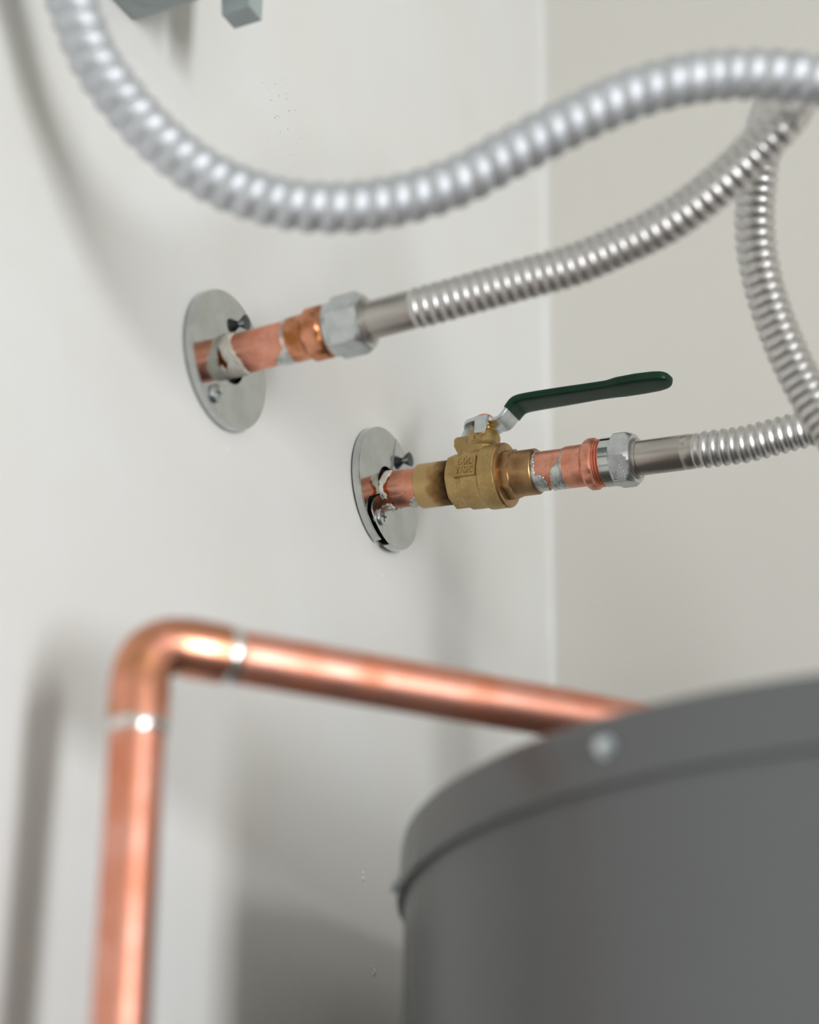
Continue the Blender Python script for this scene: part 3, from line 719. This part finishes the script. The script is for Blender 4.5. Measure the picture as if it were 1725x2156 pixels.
# stamped mark on the nut: rows of dots and letters
def nut_hit(px, py):
    """pixel -> point on the nut's camera-side flat"""
    ph = -rad(11) - rad(30)                               # flat centre, from the near side towards up
    nrm = LOW.Y * -math.cos(ph) + LOW.Z * math.sin(ph)
    p0 = LOW.o + LOW.X * n1 + nrm * 0.0140
    r = rayw(px, py); t = ((p0 - CAM) @ nrm) / (r @ nrm)
    return CAM + r * t, nrm
dots = []
for (ax, ay), (bx, by), n in (((535, 1150), (695, 1800), 8), ((485, 1300), (570, 1665), 5), ((420, 1390), (472, 1605), 4), ((380, 1540), (408, 1672), 2)):
    dots += [(ax + (bx - ax) * k / (n - 1), ay + (by - ay) * k / (n - 1)) for k in range(n)]
mb = MB()
for x, y in dots:
    p, nrm = nut_hit(1275 + x / 16.59, 900 + y / 16.59); q = LOW.local(p)
    mb.lathe([(-0.0003, 0.0003), (0.0001, 0.00028), (0.00022, 0.00015)], 8, 'x', (0, 0, 0))
    k = len(mb.v) - 24
    ph = -rad(41)
    nl = np.array([0, -math.cos(ph), math.sin(ph)]); ax2 = np.array([1.0, 0, 0]); ax3 = np.cross(nl, ax2)
    for i in range(k, len(mb.v)):
        v = mb.v[i]; w = q + nl * v[0] + ax2 * v[1] + ax3 * v[2]; mb.v[i] = tuple(map(float, w))
tag(mb.build('stamped_dots', M_chrome, nutl), 'raised rows of dots in a triangle')
p, nrm = nut_hit(1275 + 345 / 16.59, 900 + 1680 / 16.59); q = LOW.local(p); ph = -rad(41)
nl = Vector((0, -math.cos(ph), math.sin(ph))); upv = Vector((-1, 0, 0)); rt = upv.cross(nl)
tm = Matrix(((rt[0], upv[0], nl[0], q[0]), (rt[1], upv[1], nl[1], q[1]), (rt[2], upv[2], nl[2], q[2]), (0, 0, 0, 1)))
add_text('lettering', 'PSC', 0.0030, 0.00012, M_screw_d, nutl, tm)

# upper hose, looping up and down again
hu = thing('flexible_connector', UPL.m, 'corrugated stainless water connector looping over from the valveless pipe', 'hose', 'corrugated steel water connectors')
m0, m1, tu = UPL.at(700), UPL.at(774), UPL.at(872)
hose_nut(hu, m0, 0.0018, m1, math.pi, UPL)
mb = MB(); mb.lathe([(m1 - 0.006, 0.0085), (m1 - 0.006, 0.00985), (tu - 0.002, 0.00985), (tu + 0.002, 0.0092)], 64); mb.build('tube_end', M_steel_t, hu)
HP = [UPL.world((tu - 0.0005, 0, 0)), UPL.world((tu + 0.015, 0, 0)), UPL.world((tu + 0.032, 0, 0.0003))]
for x, y, dd in ((1100, 588, 1.042), (1210, 557, 1.030), (1306, 517, 1.020), (1395, 474, 1.010), (1470, 424, 1.003), (1538, 367, 0.997), (1600, 306, 0.993), (1652, 250, 0.990), (1678, 204, 1.003),
                 (1655, 187, 1.022), (1628, 225, 1.042), (1606, 300, 1.056), (1594, 380, 1.064), (1589, 470, 1.068), (1599, 560, 1.070), (1625, 655, 1.070), (1665, 755, 1.066), (1715, 850, 1.060), (1775, 945, 1.050)):
    HP.append(pd(x, y, dd))
HP += [(0.306, -0.339, 1.585), (0.322, -0.343, 1.54), (0.333, -0.345, 1.495), (0.335, -0.345, TZ + 0.024)]
path, s, r = corrugated([UPL.local(p) for p in HP], HR, 0.0056, 0.0013, ribf, 44, lead=0.004)
mb = MB(); sweep(mb, path, s, r, 44); mb.build('corrugated_hose', M_steel, hu, angle=80)

end_fitting(hu, *NIP[0])
# ------------------------------------------------------------------ flexible metal conduit and junction box
BZ = 1.841
cp = [(0.030, -0.682, BZ - 0.0004), (0.0305, -0.679, BZ - 0.014)]
for x, y, dd in ((150, 0, 0.952), (196, 120, 0.952), (262, 215, 0.952), (345, 303, 0.951), (450, 377, 0.950), (570, 423, 0.949), (700, 438, 0.948), (830, 424, 0.948), (960, 384, 0.947), (1080, 320, 0.947), (1190, 262, 0.947),
                 (1310, 207, 0.947), (1420, 173, 0.947), (1530, 157, 0.952), (1640, 158, 0.952), (1725, 170, 0.951)):
    cp.append(pd(x, y, dd))
cp += [(0.365, -0.466, 1.728), (0.402, -0.445, 1.69), (0.428, -0.412, 1.62), (0.438, -0.38, 1.54), (0.440, -0.365, 1.49), (0.440, -0.362, TZ + 0.0012)]
cp = [np.array(p, float) for p in cp]
CO = cp[0].copy()
path, s, r = corrugated([p - CO for p in cp], 0.0116, 0.0094, 0.0025, whip, 44, helix=1)
mb = MB(); sweep(mb, path, s, r, 44)
con = mb.build('flexible_conduit', M_alu, None, angle=80); con.location = CO
tag(con, 'thick ribbed metal conduit swooping in front of the walls to the tank', 'conduit')

box = thing('junction_box', loc((0, -0.62, BZ)), 'grey painted steel electrical box high on the wall', 'electrical box')
def bx(name, lo, hi, m, bevel=0.0012):
    mb = MB(); mb.box(lo, hi); o = mb.build(name, m, box, smooth=False)
    if bevel:
        md = o.modifiers.new('bevel', 'BEVEL'); md.width = bevel; md.segments = 2
    return o
by = lambda y: y + 0.62
bx('box_body', (0, by(-0.715), 0), (0.058, by(-0.5389), 0.17), M_boxp)
# front cover with a hooked tab that hangs below its far corner
bx('cover', (0.046, by(-0.722), 0.017), (0.0625, by(-0.5150), 0.175), M_boxp, 0.001)
mb = MB()
A = onz(493, 61, BZ - 0.003)
ya = by(A[1])
mb.prism([(ya, -0.003), (ya, 0.03), (ya - 0.030, 0.03), (ya - 0.026, 0.012), (ya - 0.014, 0.0085), (ya - 0.0125, -0.003)], 0.0458, 0.0618, 'yz')
mb.build('cover_tab', M_boxp, box, smooth=False)
ko = onz(350, 9, BZ) - np.array([0, 0.0135, 0])
mb = MB(); mb.lathe([(-0.0011, 0.009), (-0.0006, 0.0128), (0.001, 0.0132), (0.001, 0.008)], 48, 'z', (ko[0], by(ko[1]), 0)); mb.build('knockout', M_boxp, box)
mb = MB(); mb.lathe([(-0.008, 0.0128), (-0.0075, 0.0135), (0.001, 0.0135), (0.001, 0.009)], 40, 'z', (CO[0], by(CO[1]), 0)); mb.build('conduit_fitting', M_zinc, box)
